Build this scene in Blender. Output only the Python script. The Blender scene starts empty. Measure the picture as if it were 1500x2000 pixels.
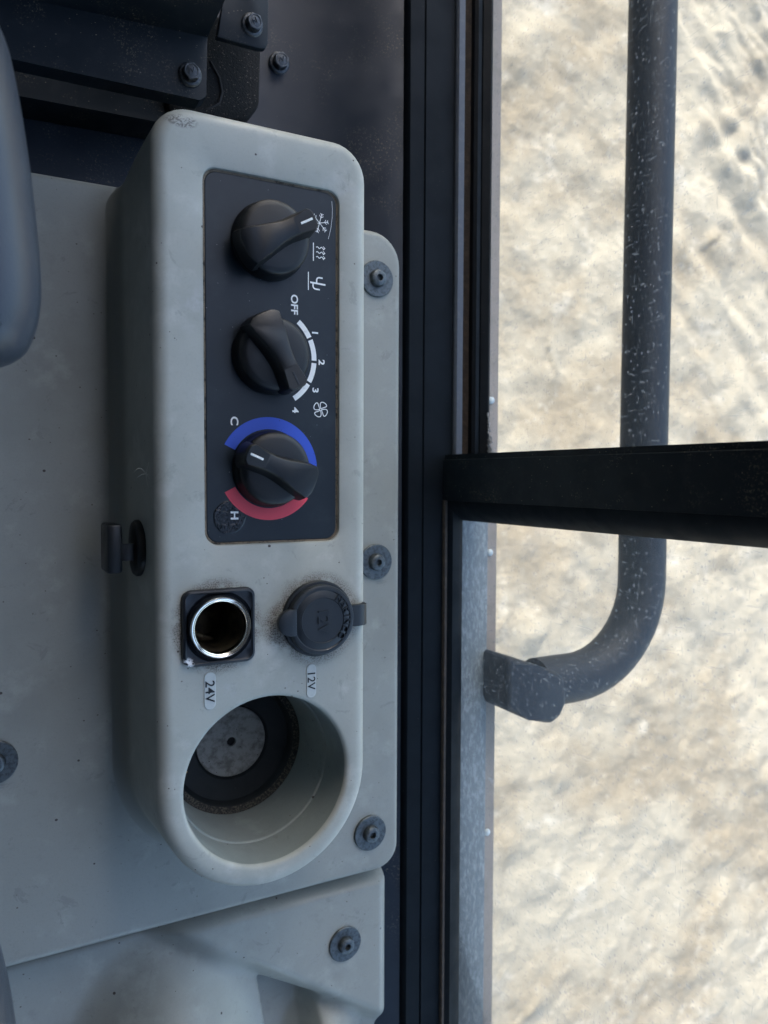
import bpy, bmesh, math, random
from mathutils import Vector, Matrix, noise
random.seed(7)
S = bpy.context.scene
COL = S.collection
R = math.radians

# ---------------------------------------------------------------- camera
H = 0.33                                   # camera height above the console top (z = 0)
cd = bpy.data.cameras.new('camera'); cam = bpy.data.objects.new('camera', cd); COL.objects.link(cam)
ax_x = Vector((0.8828, 0.0181, 0.4694)); ax_z = Vector((0.4697, -0.0417, -0.8818))
ax_y = Vector((0.0036, 0.9990, -0.0453))   # world axes in (right, up, forward)
rot = Matrix(((ax_x.x, ax_x.y, -ax_x.z), (ax_y.x, ax_y.y, -ax_y.z), (ax_z.x, ax_z.y, -ax_z.z)))
cam.matrix_world = Matrix.Translation((0, 0, H)) @ rot.to_4x4()
cd.sensor_fit = 'VERTICAL'; cd.sensor_height = 48; cd.lens = 48 * 1502 / 2000
cd.clip_start = 0.01; cd.clip_end = 500
cd.dof.use_dof = True; cd.dof.focus_distance = 0.365; cd.dof.aperture_fstop = 15.0
S.camera = cam

# ---------------------------------------------------------------- light
SUN_EL, SUN_AZ = R(38), R(-12)              # azimuth from +Y towards +X
w = bpy.data.worlds.new('World'); S.world = w; w.use_nodes = True
nt = w.node_tree; bg = nt.nodes['Background']
sky = nt.nodes.new('ShaderNodeTexSky'); sky.sky_type = 'NISHITA'; sky.sun_disc = False
sky.sun_elevation = SUN_EL; sky.sun_rotation = SUN_AZ; sky.air_density = 1.0; sky.dust_density = 3.0
nt.links.new(sky.outputs[0], bg.inputs[0]); bg.inputs[1].default_value = 0.15
sd = bpy.data.lights.new('sun', 'SUN'); sun = bpy.data.objects.new('sun', sd); COL.objects.link(sun)
sd.energy = 2.0; sd.angle = R(0.5); sd.color = (1, 0.965, 0.90)
sv = Vector((math.cos(SUN_EL) * math.sin(SUN_AZ), math.cos(SUN_EL) * math.cos(SUN_AZ), math.sin(SUN_EL)))
sun.rotation_euler = sv.to_track_quat('Z', 'Y').to_euler(); sun.location = (0.5, 1, 3)
vs = S.view_settings; vs.view_transform = 'Standard'; vs.look = 'None'; vs.gamma = 1; vs.exposure = 2.05

# ---------------------------------------------------------------- helpers
def link(name, me, mat, parent=None, smooth=True):
    o = bpy.data.objects.new(name, me); COL.objects.link(o)
    if mat is not None and not me.materials: me.materials.append(mat)
    if parent is not None:
        o.parent = parent
        o.matrix_parent_inverse = pinv(parent)
    return o

def pinv(p):
    m = Matrix.Identity(4)
    while p is not None:
        m = p.matrix_parent_inverse @ p.matrix_basis @ m if p.parent else p.matrix_basis @ m
        p = p.parent
    return m.inverted()

def obj(name, bm, mat, parent=None, smooth=True, angle=None):
    bmesh.ops.recalc_face_normals(bm, faces=bm.faces)
    me = bpy.data.meshes.new(name); bm.to_mesh(me); bm.free()
    for p in me.polygons: p.use_smooth = smooth
    if smooth: 
        try: me.set_sharp_from_angle(angle=R(angle or 40))
        except Exception: pass
    return link(name, me, mat, parent)

def thing(name, loc, label, cat, group=None):
    o = bpy.data.objects.new(name, None); COL.objects.link(o); o.location = loc
    o.empty_display_size = 0.01
    return tag(o, label, cat, group)

def tag(o, label, cat, group=None):
    o['label'] = label; o['category'] = cat
    if group: o['group'] = group
    return o

def ring(bm, pts): return [bm.verts.new(p) for p in pts]

def loft(bm, rings, closed=True):
    n = len(rings[0])
    for a, b in zip(rings, rings[1:]):
        for i in range(n if closed else n - 1):
            j = (i + 1) % n
            bm.faces.new((a[i], a[j], b[j], b[i]))

def fill(bm, *rs):
    es = []
    for r in rs:
        for i in range(len(r)):
            e = bm.edges.get((r[i], r[(i + 1) % len(r)])) or bm.edges.new((r[i], r[(i + 1) % len(r)]))
            es.append(e)
    if len(rs) == 1: bm.faces.new(rs[0])
    else: bmesh.ops.triangle_fill(bm, use_beauty=True, use_dissolve=False, edges=es)

def rrect(x0, x1, y0, y1, r, n=8, z=0.0):
    if not isinstance(r, (tuple, list)): r = (r,) * 4     # ++, -+, --, +-
    out = []
    for (cx, cy, a0, rr) in ((x1, y1, 0, r[0]), (x0, y1, 90, r[1]), (x0, y0, 180, r[2]), (x1, y0, 270, r[3])):
        sx = 1 if cx == x1 else -1; sy = 1 if cy == y1 else -1
        ox, oy = cx - sx * rr, cy - sy * rr
        for k in range(n + 1):
            a = R(a0 + 90 * k / n)
            out.append((ox + rr * math.cos(a), oy + rr * math.sin(a), z))
    return out

def circ(cx, cy, r, z=0.0, n=48, ry=None):
    ry = ry or r
    return [(cx + r * math.cos(2 * math.pi * k / n), cy + ry * math.sin(2 * math.pi * k / n), z) for k in range(n)]

def lathe(cx, cy, prof, n=48, cap0=False, cap1=False, bm=None):
    bm = bm or bmesh.new()
    rs = [ring(bm, circ(cx, cy, r, z, n)) for r, z in prof]
    loft(bm, rs)
    if cap0: bm.faces.new(rs[0])
    if cap1: bm.faces.new(rs[-1])
    return bm

def box(bm, x0, x1, y0, y1, z0, z1, bevel=0.0, seg=2):
    b = bmesh.new(); bmesh.ops.create_cube(b, size=1)
    for v in b.verts: v.co = ((x0 + x1) / 2 + v.co.x * (x1 - x0), (y0 + y1) / 2 + v.co.y * (y1 - y0), (z0 + z1) / 2 + v.co.z * (z1 - z0))
    if bevel: bmesh.ops.bevel(b, geom=b.edges[:], offset=bevel, segments=seg, profile=0.5, affect='EDGES')
    me = bpy.data.meshes.new('t'); b.to_mesh(me); b.free(); bm.from_mesh(me); bpy.data.meshes.remove(me)
    return bm

def prism(pts, z0, z1, bevel=0.0, seg=2, bm=None):
    b = bmesh.new()
    lo = [b.verts.new((p[0], p[1], z0)) for p in pts]; hi = [b.verts.new((p[0], p[1], z1)) for p in pts]
    b.faces.new(lo[::-1]); b.faces.new(hi); n = len(pts)
    for i in range(n): b.faces.new((lo[i], lo[(i + 1) % n], hi[(i + 1) % n], hi[i]))
    if bevel:
        bmesh.ops.bevel(b, geom=b.edges[:], offset=bevel, segments=seg, profile=0.5, affect='EDGES')
    if bm is None: return b
    me = bpy.data.meshes.new('t'); b.to_mesh(me); b.free(); bm.from_mesh(me); bpy.data.meshes.remove(me)
    return bm

def extrude_y(prof, y0, y1, bm=None, closed=False):
    bm = bm or bmesh.new()
    a = ring(bm, [(x, y0, z) for x, z in prof]); b = ring(bm, [(x, y1, z) for x, z in prof])
    loft(bm, [a, b], closed)
    if closed: bm.faces.new(a); bm.faces.new(b)
    return bm

def ribbon(bm, pts, wd, z, closed=False):
    """flat printed stroke of even width along 2-D points"""
    P = [Vector(p) for p in pts]; n = len(P); L = []; Rr = []
    for i in range(n):
        a = P[i - 1] if (i > 0 or closed) else P[i]; b = P[(i + 1) % n] if (i < n - 1 or closed) else P[i]
        t = (b - a).normalized(); nn = Vector((-t.y, t.x)) * wd / 2
        L.append(bm.verts.new((*(P[i] + nn), z))); Rr.append(bm.verts.new((*(P[i] - nn), z)))
    for i in range(n if closed else n - 1):
        j = (i + 1) % n
        bm.faces.new((L[i], Rr[i], Rr[j], L[j]))

def tube(bm, path, rad, n=20, cap=True):
    P = [Vector(p) for p in path]; rs = []
    up = None
    for i, p in enumerate(P):
        t = (P[min(i + 1, len(P) - 1)] - P[max(i - 1, 0)]).normalized()
        if up is None: up = Vector((0, 0, 1)) if abs(t.z) < .9 else Vector((1, 0, 0))
        s = t.cross(up).normalized(); up = s.cross(t)
        r = rad[i] if isinstance(rad, (list, tuple)) else rad
        rs.append(ring(bm, [p + (s * math.cos(2 * math.pi * k / n) + up * math.sin(2 * math.pi * k / n)) * r for k in range(n)]))
    loft(bm, rs)
    if cap: bm.faces.new(rs[0]); bm.faces.new(rs[-1])
    return bm

def text_mesh(s, size, bold=0.0, ext=0.0, sx=1.0):
    cu = bpy.data.curves.new('t', 'FONT'); cu.body = s; cu.size = size; cu.align_x = 'CENTER'; cu.align_y = 'CENTER'
    cu.offset = bold; cu.extrude = ext
    o = bpy.data.objects.new('t', cu); COL.objects.link(o)
    dg = bpy.context.evaluated_depsgraph_get()
    me = bpy.data.meshes.new_from_object(o.evaluated_get(dg))
    bpy.data.objects.remove(o); bpy.data.curves.remove(cu)
    xs = [v.co.x for v in me.vertices]; ys = [v.co.y for v in me.vertices]
    cx, cy = (min(xs) + max(xs)) / 2, (min(ys) + max(ys)) / 2
    for v in me.vertices: v.co.x = (v.co.x - cx) * sx; v.co.y -= cy
    me.materials.clear()
    return me

def put_text(name, s, x, y, z, size, mat, parent, rz=-90, bold=0.0, ext=0.0, sx=1.0):
    me = text_mesh(s, size, bold, ext, sx)
    me.transform(Matrix.Translation((x, y, z)) @ Matrix.Rotation(R(rz), 4, 'Z'))
    return link(name, me, mat, parent)

# ---------------------------------------------------------------- materials
class M:
    def __init__(s, name, col, rough=0.5, metal=0.0, spec=0.5):
        s.m = bpy.data.materials.new(name); s.m.use_nodes = True; s.t = s.m.node_tree
        s.b = s.t.nodes['Principled BSDF']
        s.b.inputs['Base Color'].default_value = (*col, 1); s.b.inputs['Roughness'].default_value = rough
        s.b.inputs['Metallic'].default_value = metal; s.b.inputs['Specular IOR Level'].default_value = spec
        s.col = None; s.rgh = None; s.base = col; s.r0 = rough; s.h = None
        s.tc = s.t.nodes.new('ShaderNodeTexCoord').outputs['Object']
    def n(s, kind, **kw):
        nd = s.t.nodes.new(kind)
        for k, v in kw.items():
            if k in nd.inputs: 
                if hasattr(v, 'is_linked'): s.t.links.new(v, nd.inputs[k])
                else: nd.inputs[k].default_value = v
            else: setattr(nd, k, v)
        return nd
    def math(s, op, a, b=None, c=None):
        nd = s.t.nodes.new('ShaderNodeMath'); nd.operation = op
        for i, v in enumerate((a, b, c)):
            if v is None: continue
            if hasattr(v, 'is_linked'): s.t.links.new(v, nd.inputs[i])
            else: nd.inputs[i].default_value = v
        return nd.outputs[0]
    def noise(s, scale, detail=4, rough=0.55, vec=None, dist=0.0):
        nd = s.n('ShaderNodeTexNoise', Scale=scale, Detail=detail, Roughness=rough, Distortion=dist)
        s.t.links.new(vec or s.tc, nd.inputs['Vector']); return nd.outputs['Fac']
    def vor(s, scale, vec=None, feature='F1', rnd=1.0):
        nd = s.n('ShaderNodeTexVoronoi', Scale=scale, Randomness=rnd); nd.feature = feature
        s.t.links.new(vec or s.tc, nd.inputs['Vector']); return nd
    def remap(s, v, a, b, c=0.0, d=1.0, smooth=True):
        nd = s.n('ShaderNodeMapRange'); nd.interpolation_type = 'SMOOTHSTEP' if smooth else 'LINEAR'
        s.t.links.new(v, nd.inputs['Value'])
        for k, x in zip(('From Min', 'From Max', 'To Min', 'To Max'), (a, b, c, d)): nd.inputs[k].default_value = x
        return nd.outputs[0]
    def stretch(s, sx, sy, sz, rz=0.0):
        nd = s.n('ShaderNodeMapping'); nd.inputs['Scale'].default_value = (sx, sy, sz); nd.inputs['Rotation'].default_value = (0, 0, rz)
        s.t.links.new(s.tc, nd.inputs['Vector']); return nd.outputs[0]
    def dist(s, x, y, z=None, sx=1.0, sy=1.0):
        """distance from a point, in the xy plane when z is None"""
        nd = s.n('ShaderNodeVectorMath'); nd.operation = 'SUBTRACT'
        s.t.links.new(s.tc, nd.inputs[0]); nd.inputs[1].default_value = (x, y, z or 0)
        m = s.n('ShaderNodeVectorMath'); m.operation = 'MULTIPLY'; s.t.links.new(nd.outputs[0], m.inputs[0]); m.inputs[1].default_value = (sx, sy, 0 if z is None else 1)
        l = s.n('ShaderNodeVectorMath'); l.operation = 'LENGTH'; s.t.links.new(m.outputs[0], l.inputs[0]); return l.outputs['Value']
    def mix(s, fac, col):
        nd = s.n('ShaderNodeMix'); nd.data_type = 'RGBA'
        s.t.links.new(fac, nd.inputs[0]) if hasattr(fac, 'is_linked') else setattr(nd.inputs[0], 'default_value', fac)
        if s.col is None: nd.inputs[6].default_value = (*s.base, 1)
        else: s.t.links.new(s.col, nd.inputs[6])
        nd.inputs[7].default_value = (*col, 1)
        s.col = nd.outputs[2]; s.t.links.new(s.col, s.b.inputs['Base Color']); return s
    def rough(s, fac, val):
        nd = s.n('ShaderNodeMix'); nd.data_type = 'FLOAT'
        s.t.links.new(fac, nd.inputs[0])
        if s.rgh is None: nd.inputs[2].default_value = s.r0
        else: s.t.links.new(s.rgh, nd.inputs[2])
        nd.inputs[3].default_value = val; s.rgh = nd.outputs[0]; s.t.links.new(s.rgh, s.b.inputs['Roughness']); return s
    def bump(s, h, strength, dist):
        nd = s.n('ShaderNodeBump'); nd.inputs['Strength'].default_value = strength; nd.inputs['Distance'].default_value = dist
        s.t.links.new(h, nd.inputs['Height'])
        if s.h: s.t.links.new(s.h, nd.inputs['Normal'])
        s.h = nd.outputs[0]; s.t.links.new(s.h, s.b.inputs['Normal']); return s
    def specks(s, scale, size, col, keep=0.6, seed=0.0):
        v = s.vor(scale, vec=s.stretch(1, 1.0 + seed * .13, 1, seed))
        rnd = s.n('ShaderNodeSeparateColor'); s.t.links.new(v.outputs['Color'], rnd.inputs[0])
        k = s.math('GREATER_THAN', rnd.outputs[0], keep)
        sz = s.math('MULTIPLY', rnd.outputs[1], size)
        d = s.math('LESS_THAN', v.outputs['Distance'], sz)
        f = s.math('MULTIPLY', k, d); s.mix(f, col); return f

def plastic(name, col, dirt=True):
    m = M(name, col, 0.35, 0, 0.5)
    big = m.noise(22, 4); m.mix(m.remap(big, .42, .72, 0, .6), tuple(c * .78 for c in col))
    pale = m.noise(48, 5, .6); m.mix(m.remap(pale, .52, .74, 0, .55), tuple(min(.62, c * 1.38) for c in col))
    m.mix(m.remap(m.noise(110, 6, .7), .56, .72, 0, .35), tuple(c * .74 for c in col))
    m.mix(m.remap(m.noise(900, 3, .7), .5, .7, 0, .25), tuple(c * .75 for c in col))
    m.rough(m.remap(big, .3, .7), .58)
    m.specks(150, .12, (.06, .05, .045), .80, 1.0)
    m.mix(m.math('MULTIPLY', m.remap(m.noise(75, 6, .75, dist=.7), .60, .66), .35), tuple(c * .55 for c in col))
    m.specks(420, .2, (.12, .105, .09), .93, 2.0)
    m.bump(m.noise(2600, 2), .22, .0003); m.bump(m.noise(260, 3), .06, .0006)
    return m

mat_console = plastic('grey_moulded_plastic', (.44, .46, .415))
def grime(m):
    grit = m.noise(1500, 3, .7); patch = m.noise(170, 4, .6)
    for (x, y, r0, r1, sx, sy) in ((.1405, -.0660, .0160, .0245, 1, 1), (.1240, -.0680, .006, .013, 1, 1), (.0931, -.0655, .0160, .0222, 1, .95)):
        d = m.dist(x, y, None, sx, sy)
        f = m.remap(d, r0, r1, 1, 0); f = m.math('MULTIPLY', f, m.remap(patch, .30, .54))
        soft = m.math('MULTIPLY', f, .62); m.mix(soft, (.19, .16, .125))
        g = m.math('MULTIPLY', f, m.remap(grit, .49, .56)); m.mix(m.math('MULTIPLY', g, .9), (.06, .048, .035))
    # scraped front corner
    d = m.dist(.0792, .1486, None, 1, 2.3); sc = m.noise(420, 4, .7, dist=1.2)
    f = m.math('MULTIPLY', m.remap(d, .0045, .0078, 1, 0), m.remap(sc, .46, .56)); m.mix(m.math('MULTIPLY', f, .8), (.10, .095, .09))
    # rubbed pale marks
    for (x, y, r) in ((.1277, -.0954, .006), (.085, .072, .016), (.153, .135, .012), (.10, -.094, .008), (.16, .06, .006)):
        d = m.dist(x, y); f = m.math('MULTIPLY', m.remap(d, 0, r, 1, 0), m.remap(patch, .42, .7)); m.mix(m.math('MULTIPLY', f, .6), (.52, .54, .54))
grime(mat_console)
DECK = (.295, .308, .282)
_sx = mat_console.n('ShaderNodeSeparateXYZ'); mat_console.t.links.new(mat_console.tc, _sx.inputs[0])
mat_console.mix(mat_console.remap(_sx.outputs[2], -.045, -.0585, 0, .95), DECK)        # deck is a duller grey, darkened further for shade; foot fades into it
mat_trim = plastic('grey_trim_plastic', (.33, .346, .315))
mat_deck = plastic('grey_deck_plastic', (.295, .308, .282))  # darker than the housing, partly to carry the deck's shade
mat_cup = plastic('grey_cup_plastic', (.28, .315, .295))

mat_face = M('black_faceplate_film', (.008, .015, .022), .36, 0, .45)
mat_face.mix(mat_face.remap(mat_face.noise(60, 5, .6), .5, .75, 0, .35), (.035, .045, .052))
mat_face.specks(700, .16, (.25, .26, .26), .95, 3.0)
_d = mat_face.dist(.0992, -.0180); _n = mat_face.noise(240, 3, .6, dist=.8)
_dd = mat_face.math('ADD', _d, mat_face.math('MULTIPLY', _n, .0016))
_blob = mat_face.remap(_dd, .0076, .0084, 1, 0)
mat_face.rough(_blob, .12); mat_face.mix(mat_face.math('MULTIPLY', _blob, .7), (.008, .009, .010))
mat_face.bump(mat_face.math('MULTIPLY', _blob, mat_face.noise(330, 2, .5, dist=1.0)), .55, .0012)
mat_face.bump(mat_face.noise(1800, 2), .08, .0002)

def black(name, col=(.016, .017, .018), rough=.42, dust=.25):
    m = M(name, col, rough)
    m.mix(m.remap(m.noise(130, 5, .6), .5, .8, 0, dust), (.09, .092, .09))
    m.specks(900, .14, (.16, .15, .13), .95, 4.0)
    m.bump(m.noise(2200, 2), .12, .0002); m.rough(m.remap(m.noise(60, 3), .35, .7), min(1, rough + .15))
    return m
mat_knob = black('black_knob_plastic', (.006, .008, .010), .36, .08)
mat_bezel = black('black_bezel_plastic', (.006, .009, .014), .36, .06)
mat_bezel.mix(mat_bezel.math('MULTIPLY', mat_bezel.remap(mat_bezel.dist(.0793, -.0806), .0012, .0034, 1, 0), mat_bezel.remap(mat_bezel.noise(700, 3), .45, .52)), (.75, .77, .78))
mat_cap = black('black_cap_rubber', (.012, .017, .022), .34, .06)
mat_clip = black('black_clip_nylon', (.004, .007, .009), .35, .03)
mat_gasket = black('black_window_rubber', (.003, .006, .009), .6, .03); mat_gasket.b.inputs['Specular IOR Level'].default_value = .2
mat_steel = black('black_painted_steel', (.006, .011, .016), .45, .12); mat_steel.b.inputs['Specular IOR Level'].default_value = .3
_dirtn = mat_steel.noise(38, 6, .68); 
mat_steel.specks(620, .22, (.22, .19, .14), .88, 5.0)
mat_steel.mix(mat_steel.math('MULTIPLY', mat_steel.remap(mat_steel.noise(900, 4, .75), .54, .64), mat_steel.remap(_dirtn, .50, .66)), (.13, .11, .08))
mat_wall = black('dark_painted_cab_metal', (.007, .016, .030), .38, .06)
mat_wall.mix(mat_wall.math('MULTIPLY', mat_wall.remap(mat_wall.noise(800, 5, .75), .55, .64), mat_wall.remap(mat_wall.noise(24, 4), .46, .64)), (.15, .13, .10))
mat_sill = black('black_sill_trim', (.0025, .006, .010), .55, .02); mat_sill.b.inputs['Specular IOR Level'].default_value = .16
mat_foam = M('black_foam', (.017, .017, .017), .95, 0, .2); mat_foam.specks(1000, .30, (.20, .17, .13), .62, 6.0); mat_foam.bump(mat_foam.noise(900, 3), .6, .0008)
mat_lip = M('lit_frame_lip', (.085, .10, .125), .5); mat_lip.mix(mat_lip.remap(mat_lip.noise(300, 4), .45, .8, 0, .4), (.16, .17, .18))  # light on the frame edge put in as a paler blue-grey
mat_rust = M('dirty_brown_channel', (.050, .040, .033), .85); mat_rust.mix(mat_rust.remap(mat_rust.noise(180, 6, .7), .45, .7, 0, .8), (.10, .075, .055)); mat_rust.bump(mat_rust.noise(700, 3), .5, .0006)
mat_arm = M('slate_grey_vinyl', (.046, .056, .071), .34); mat_arm.mix(mat_arm.remap(mat_arm.noise(30, 4), .5, .75, 0, .35), (.09, .095, .10)); mat_arm.bump(mat_arm.noise(1500, 2), .25, .0004)
mat_white = M('white_print', (.90, .92, .90), .5); mat_white.mix(mat_white.remap(mat_white.noise(500, 3), .58, .75, 0, .4), (.5, .52, .52))
mat_blue = M('blue_print', (.035, .10, .60), .45); mat_blue.specks(800, .2, (.02, .03, .12), .85, 3)
mat_red = M('red_print', (.85, .075, .11), .45); mat_red.specks(800, .15, (.4, .03, .05), .9, 3)
mat_ink = M('dark_ink', (.015, .02, .025), .6)
mat_label = M('pale_label_vinyl', (.52, .57, .56), .4); mat_label.mix(mat_label.remap(mat_label.noise(300, 4), .5, .75, 0, .4), (.40, .43, .42))
mat_chrome = M('nickel_ring', (.86, .84, .78), .16, 1.0); mat_chrome.rough(mat_chrome.remap(mat_chrome.noise(600, 3), .5, .75), .24)
mat_brass = M('tarnished_brass', (.10, .08, .05), .5, .7); mat_brass.mix(mat_brass.remap(mat_brass.noise(220, 5), .4, .7), (.03, .026, .022))
mat_zinc = M('dull_zinc_steel', (.13, .15, .16), .5, .8)
mat_zinc.mix(mat_zinc.remap(mat_zinc.noise(520, 4, .65), .42, .66), (.075, .085, .09)); mat_zinc.specks(700, .2, (.26, .27, .27), .94, 1.5); mat_zinc.bump(mat_zinc.noise(900, 3), .3, .0004)
mat_bolt = M('blackened_bolt_steel', (.075, .085, .095), .42, .75); mat_bolt.mix(mat_bolt.remap(mat_bolt.noise(700, 4), .45, .7), (.16, .165, .165)); mat_bolt.bump(mat_bolt.noise(1200, 2), .25, .0003)
mat_grime = M('tan_groove_dirt', (.20, .165, .12), .95); mat_grime.mix(mat_grime.remap(mat_grime.noise(260, 6, .75), .45, .68), (.02, .019, .017))
mat_hole = M('dark_cavity', (.006, .006, .007), .8)
mat_disc = M('dusty_cup_bottom', (.30, .30, .285), .75); mat_disc.mix(mat_disc.remap(mat_disc.noise(170, 6, .7), .42, .66), (.15, .145, .135)); mat_disc.specks(700, .25, (.05, .045, .04), .86, 2)
mat_liner = black('black_cup_liner', (.006, .010, .012), .6, .05)
mat_linerd = M('gritty_liner_edge', (.03, .03, .03), .9); mat_linerd.mix(mat_linerd.remap(mat_linerd.noise(900, 4, .7), .47, .6), (.12, .11, .085))
mat_rail = M('black_rail_paint', (.007, .012, .020), .55); mat_rail.b.inputs['Specular IOR Level'].default_value = .25; mat_rail.mix(mat_rail.remap(mat_rail.noise(90, 5, .7), .52, .8, 0, .4), (.03, .035, .04)); mat_rail.specks(330, .2, (.10, .11, .12), .85, 2)
mat_ledge = M('scuffed_grey_ledge', (.155, .18, .185), .6); mat_ledge.mix(mat_ledge.remap(mat_ledge.noise(500, 5, .7, vec=mat_ledge.stretch(1, .35, 1, .4)), .45, .65), (.28, .31, .31))
mat_beige = M('beige_body_paint', (.27, .225, .185), .7); mat_beige.mix(mat_beige.remap(mat_beige.noise(120, 4), .45, .7, 0, .6), (.21, .18, .14))
mat_fibre = M('white_fibre', (.6, .6, .56), .8)
mat_straw = M('straw', (.42, .26, .10), .8)
mat_blocker = M('dark_blocker', (.05, .05, .052), .8)  # dark surface for the added light-blocking panels
mat_blocker.mix(mat_blocker.remap(mat_blocker.noise(8, 3), .4, .7, 0, .4), (.07, .07, .07))

def glass(name, haze, scr_scale, amount):
    m = bpy.data.materials.new(name); m.use_nodes = True; t = m.node_tree; t.nodes.clear()
    N = t.nodes.new; L = t.links.new
    out = N('ShaderNodeOutputMaterial'); tr = N('ShaderNodeBsdfTransparent'); tr.inputs[0].default_value = (.97, .985, .975, 1)
    gl = N('ShaderNodeBsdfGlossy'); gl.inputs['Roughness'].default_value = .03
    df = N('ShaderNodeBsdfDiffuse'); df.inputs[0].default_value = (.82, .86, .88, 1)
    tl = N('ShaderNodeBsdfTranslucent'); tl.inputs[0].default_value = (.82, .86, .88, 1)
    fr = N('ShaderNodeLayerWeight'); fr.inputs[0].default_value = .12
    tc = N('ShaderNodeTexCoord')
    def stretched(sc, rot, scale, lo, hi):
        mp = N('ShaderNodeMapping'); mp.inputs['Scale'].default_value = sc; mp.inputs['Rotation'].default_value = rot; L(tc.outputs['Object'], mp.inputs[0])
        no = N('ShaderNodeTexNoise'); no.inputs['Scale'].default_value = scale; no.inputs['Detail'].default_value = 2; no.inputs['Distortion'].default_value = .6; L(mp.outputs[0], no.inputs[0])
        r = N('ShaderNodeMapRange'); r.inputs[1].default_value = lo; r.inputs[2].default_value = hi; L(no.outputs[0], r.inputs[0]); return r.outputs[0]
    def mx(a, b, op='MAXIMUM'):
        q = N('ShaderNodeMath'); q.operation = op
        for i, v in enumerate((a, b)):
            if hasattr(v, 'is_linked'): L(v, q.inputs[i])
            else: q.inputs[i].default_value = v
        return q.outputs[0]
    s1 = stretched((1, 1, .25), (.6, 0, 0), scr_scale, .66, .74)
    s2 = stretched((1, .25, 1), (-.5, 0, 0), scr_scale * 1.2, .67, .75)
    s3 = stretched((1, 1, .2), (-.25, 0, 0), scr_scale * .7, .69, .76)
    vo = N('ShaderNodeTexVoronoi'); vo.inputs['Scale'].default_value = 370; L(tc.outputs['Object'], vo.inputs[0])
    sc_ = N('ShaderNodeSeparateColor'); L(vo.outputs['Color'], sc_.inputs[0])
    dot = mx(mx(vo.outputs['Distance'], mx(sc_.outputs[1], .30, 'MULTIPLY'), 'LESS_THAN'), mx(sc_.outputs[0], .45, 'GREATER_THAN'), 'MULTIPLY')
    mask = mx(mx(mx(s1, s2), s3), dot)
    cloud = stretched((1, 1, 1), (0, 0, 0), 7, .35, .8)
    fac = mx(mx(mask, amount, 'MULTIPLY'), mx(mx(cloud, haze, 'MULTIPLY'), haze, 'ADD'), 'ADD')
    dm = N('ShaderNodeMixShader'); dm.inputs[0].default_value = .5; L(df.outputs[0], dm.inputs[1]); L(tl.outputs[0], dm.inputs[2])
    m1 = N('ShaderNodeMixShader'); L(fac, m1.inputs[0]); L(tr.outputs[0], m1.inputs[1]); L(dm.outputs[0], m1.inputs[2])
    m2 = N('ShaderNodeMixShader'); L(mx(fr.outputs['Fresnel'], .6, 'MULTIPLY'), m2.inputs[0]); L(m1.outputs[0], m2.inputs[1]); L(gl.outputs[0], m2.inputs[2])
    L(m2.outputs[0], out.inputs[0]); return m
mat_glass_f = glass('scratched_glass', .012, 640, .17)
mat_glass_r = glass('hazy_scratched_glass', .026, 580, .20)

# ground
mg = M('dry_pale_dirt', (.29, .265, .215), .95, 0, .1)
mg.mix(mg.remap(mg.noise(2.3, 6, .65), .42, .66), (.215, .185, .14))
mg.mix(mg.remap(mg.noise(6.5, 6, .72), .55, .72, 0, .8), (.40, .375, .325))
mg.mix(mg.remap(mg.noise(11, 6, .75), .60, .76, 0, .55), (.135, .113, .083))
mg.mix(mg.remap(mg.noise(3.0, 3, .5, vec=mg.stretch(1, 1, 1, 2.2)), .62, .75, 0, .5), (.20, .195, .185))
mg.mix(mg.remap(mg.noise(34, 6, .75), .56, .70, 0, .55), (.42, .40, .35))
mg.mix(mg.remap(mg.noise(46, 5, .75, vec=mg.stretch(1, 1, 1, 1.1)), .60, .72, 0, .5), (.13, .11, .085))
mg.bump(mg.noise(55, 6, .75), .7, .02)

# ---------------------------------------------------------------- setting: ground, unseen panels added to block light
def axis(lo, hi, step, far):
    a = []; x = lo
    while x < hi: a.append(x); x += step
    a.append(hi); g = step; l = lo; r = hi; A = []; B = []
    while l > -far: g *= 1.6; l -= g; A.append(l)
    g = step
    while r < far: g *= 1.6; r += g; B.append(r)
    return A[::-1] + a + B
GZ = -1.45
gx = axis(1.0, 2.8, .0085, 150); gy = axis(-2.2, 1.9, .0105, 150)
def gh(x, y):
    if not (.6 < x < 3.2 and -2.8 < y < 2.4): return 0.0
    h = .024 * noise.fractal(Vector((x * 1.9, y * 1.9, 0)), 1.0, 2.0, 4) 
    h += .012 * noise.fractal(Vector((x * 8, y * 8, 3)), .9, 2.0, 3)
    d = (x - y) * .707; e = (x + y) * .707
    k = max(0, min(1, (x - 1.75) * 2.2)) * max(0, min(1, (y + .1) * 1.6))
    h += k * .030 * noise.noise(Vector((e * 13, d * 3.0, 7)))
    k2 = max(0, min(1, (x - 2.05) * 5)) * max(0, min(1, (y - .85) * 4))
    h += k2 * .035 * abs(noise.noise(Vector((e * 20, d * 9, 11))))
    v = noise.voronoi(Vector((x * 3.6, y * 3.6, .3)))[0][0]
    h += .028 * max(0, .30 - v) / .30 if noise.noise(Vector((x * 2, y * 2, 9))) > .08 else 0
    return h
verts = [(x, y, GZ + gh(x, y)) for y in gy for x in gx]; nx = len(gx)
faces = [(j * nx + i, j * nx + i + 1, (j + 1) * nx + i + 1, (j + 1) * nx + i) for j in range(len(gy) - 1) for i in range(nx - 1)]
me = bpy.data.meshes.new('ground'); me.from_pydata(verts, [], faces)
for p in me.polygons: p.use_smooth = True
ground = link('ground', me, mg.m); ground['kind'] = 'structure'

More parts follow.
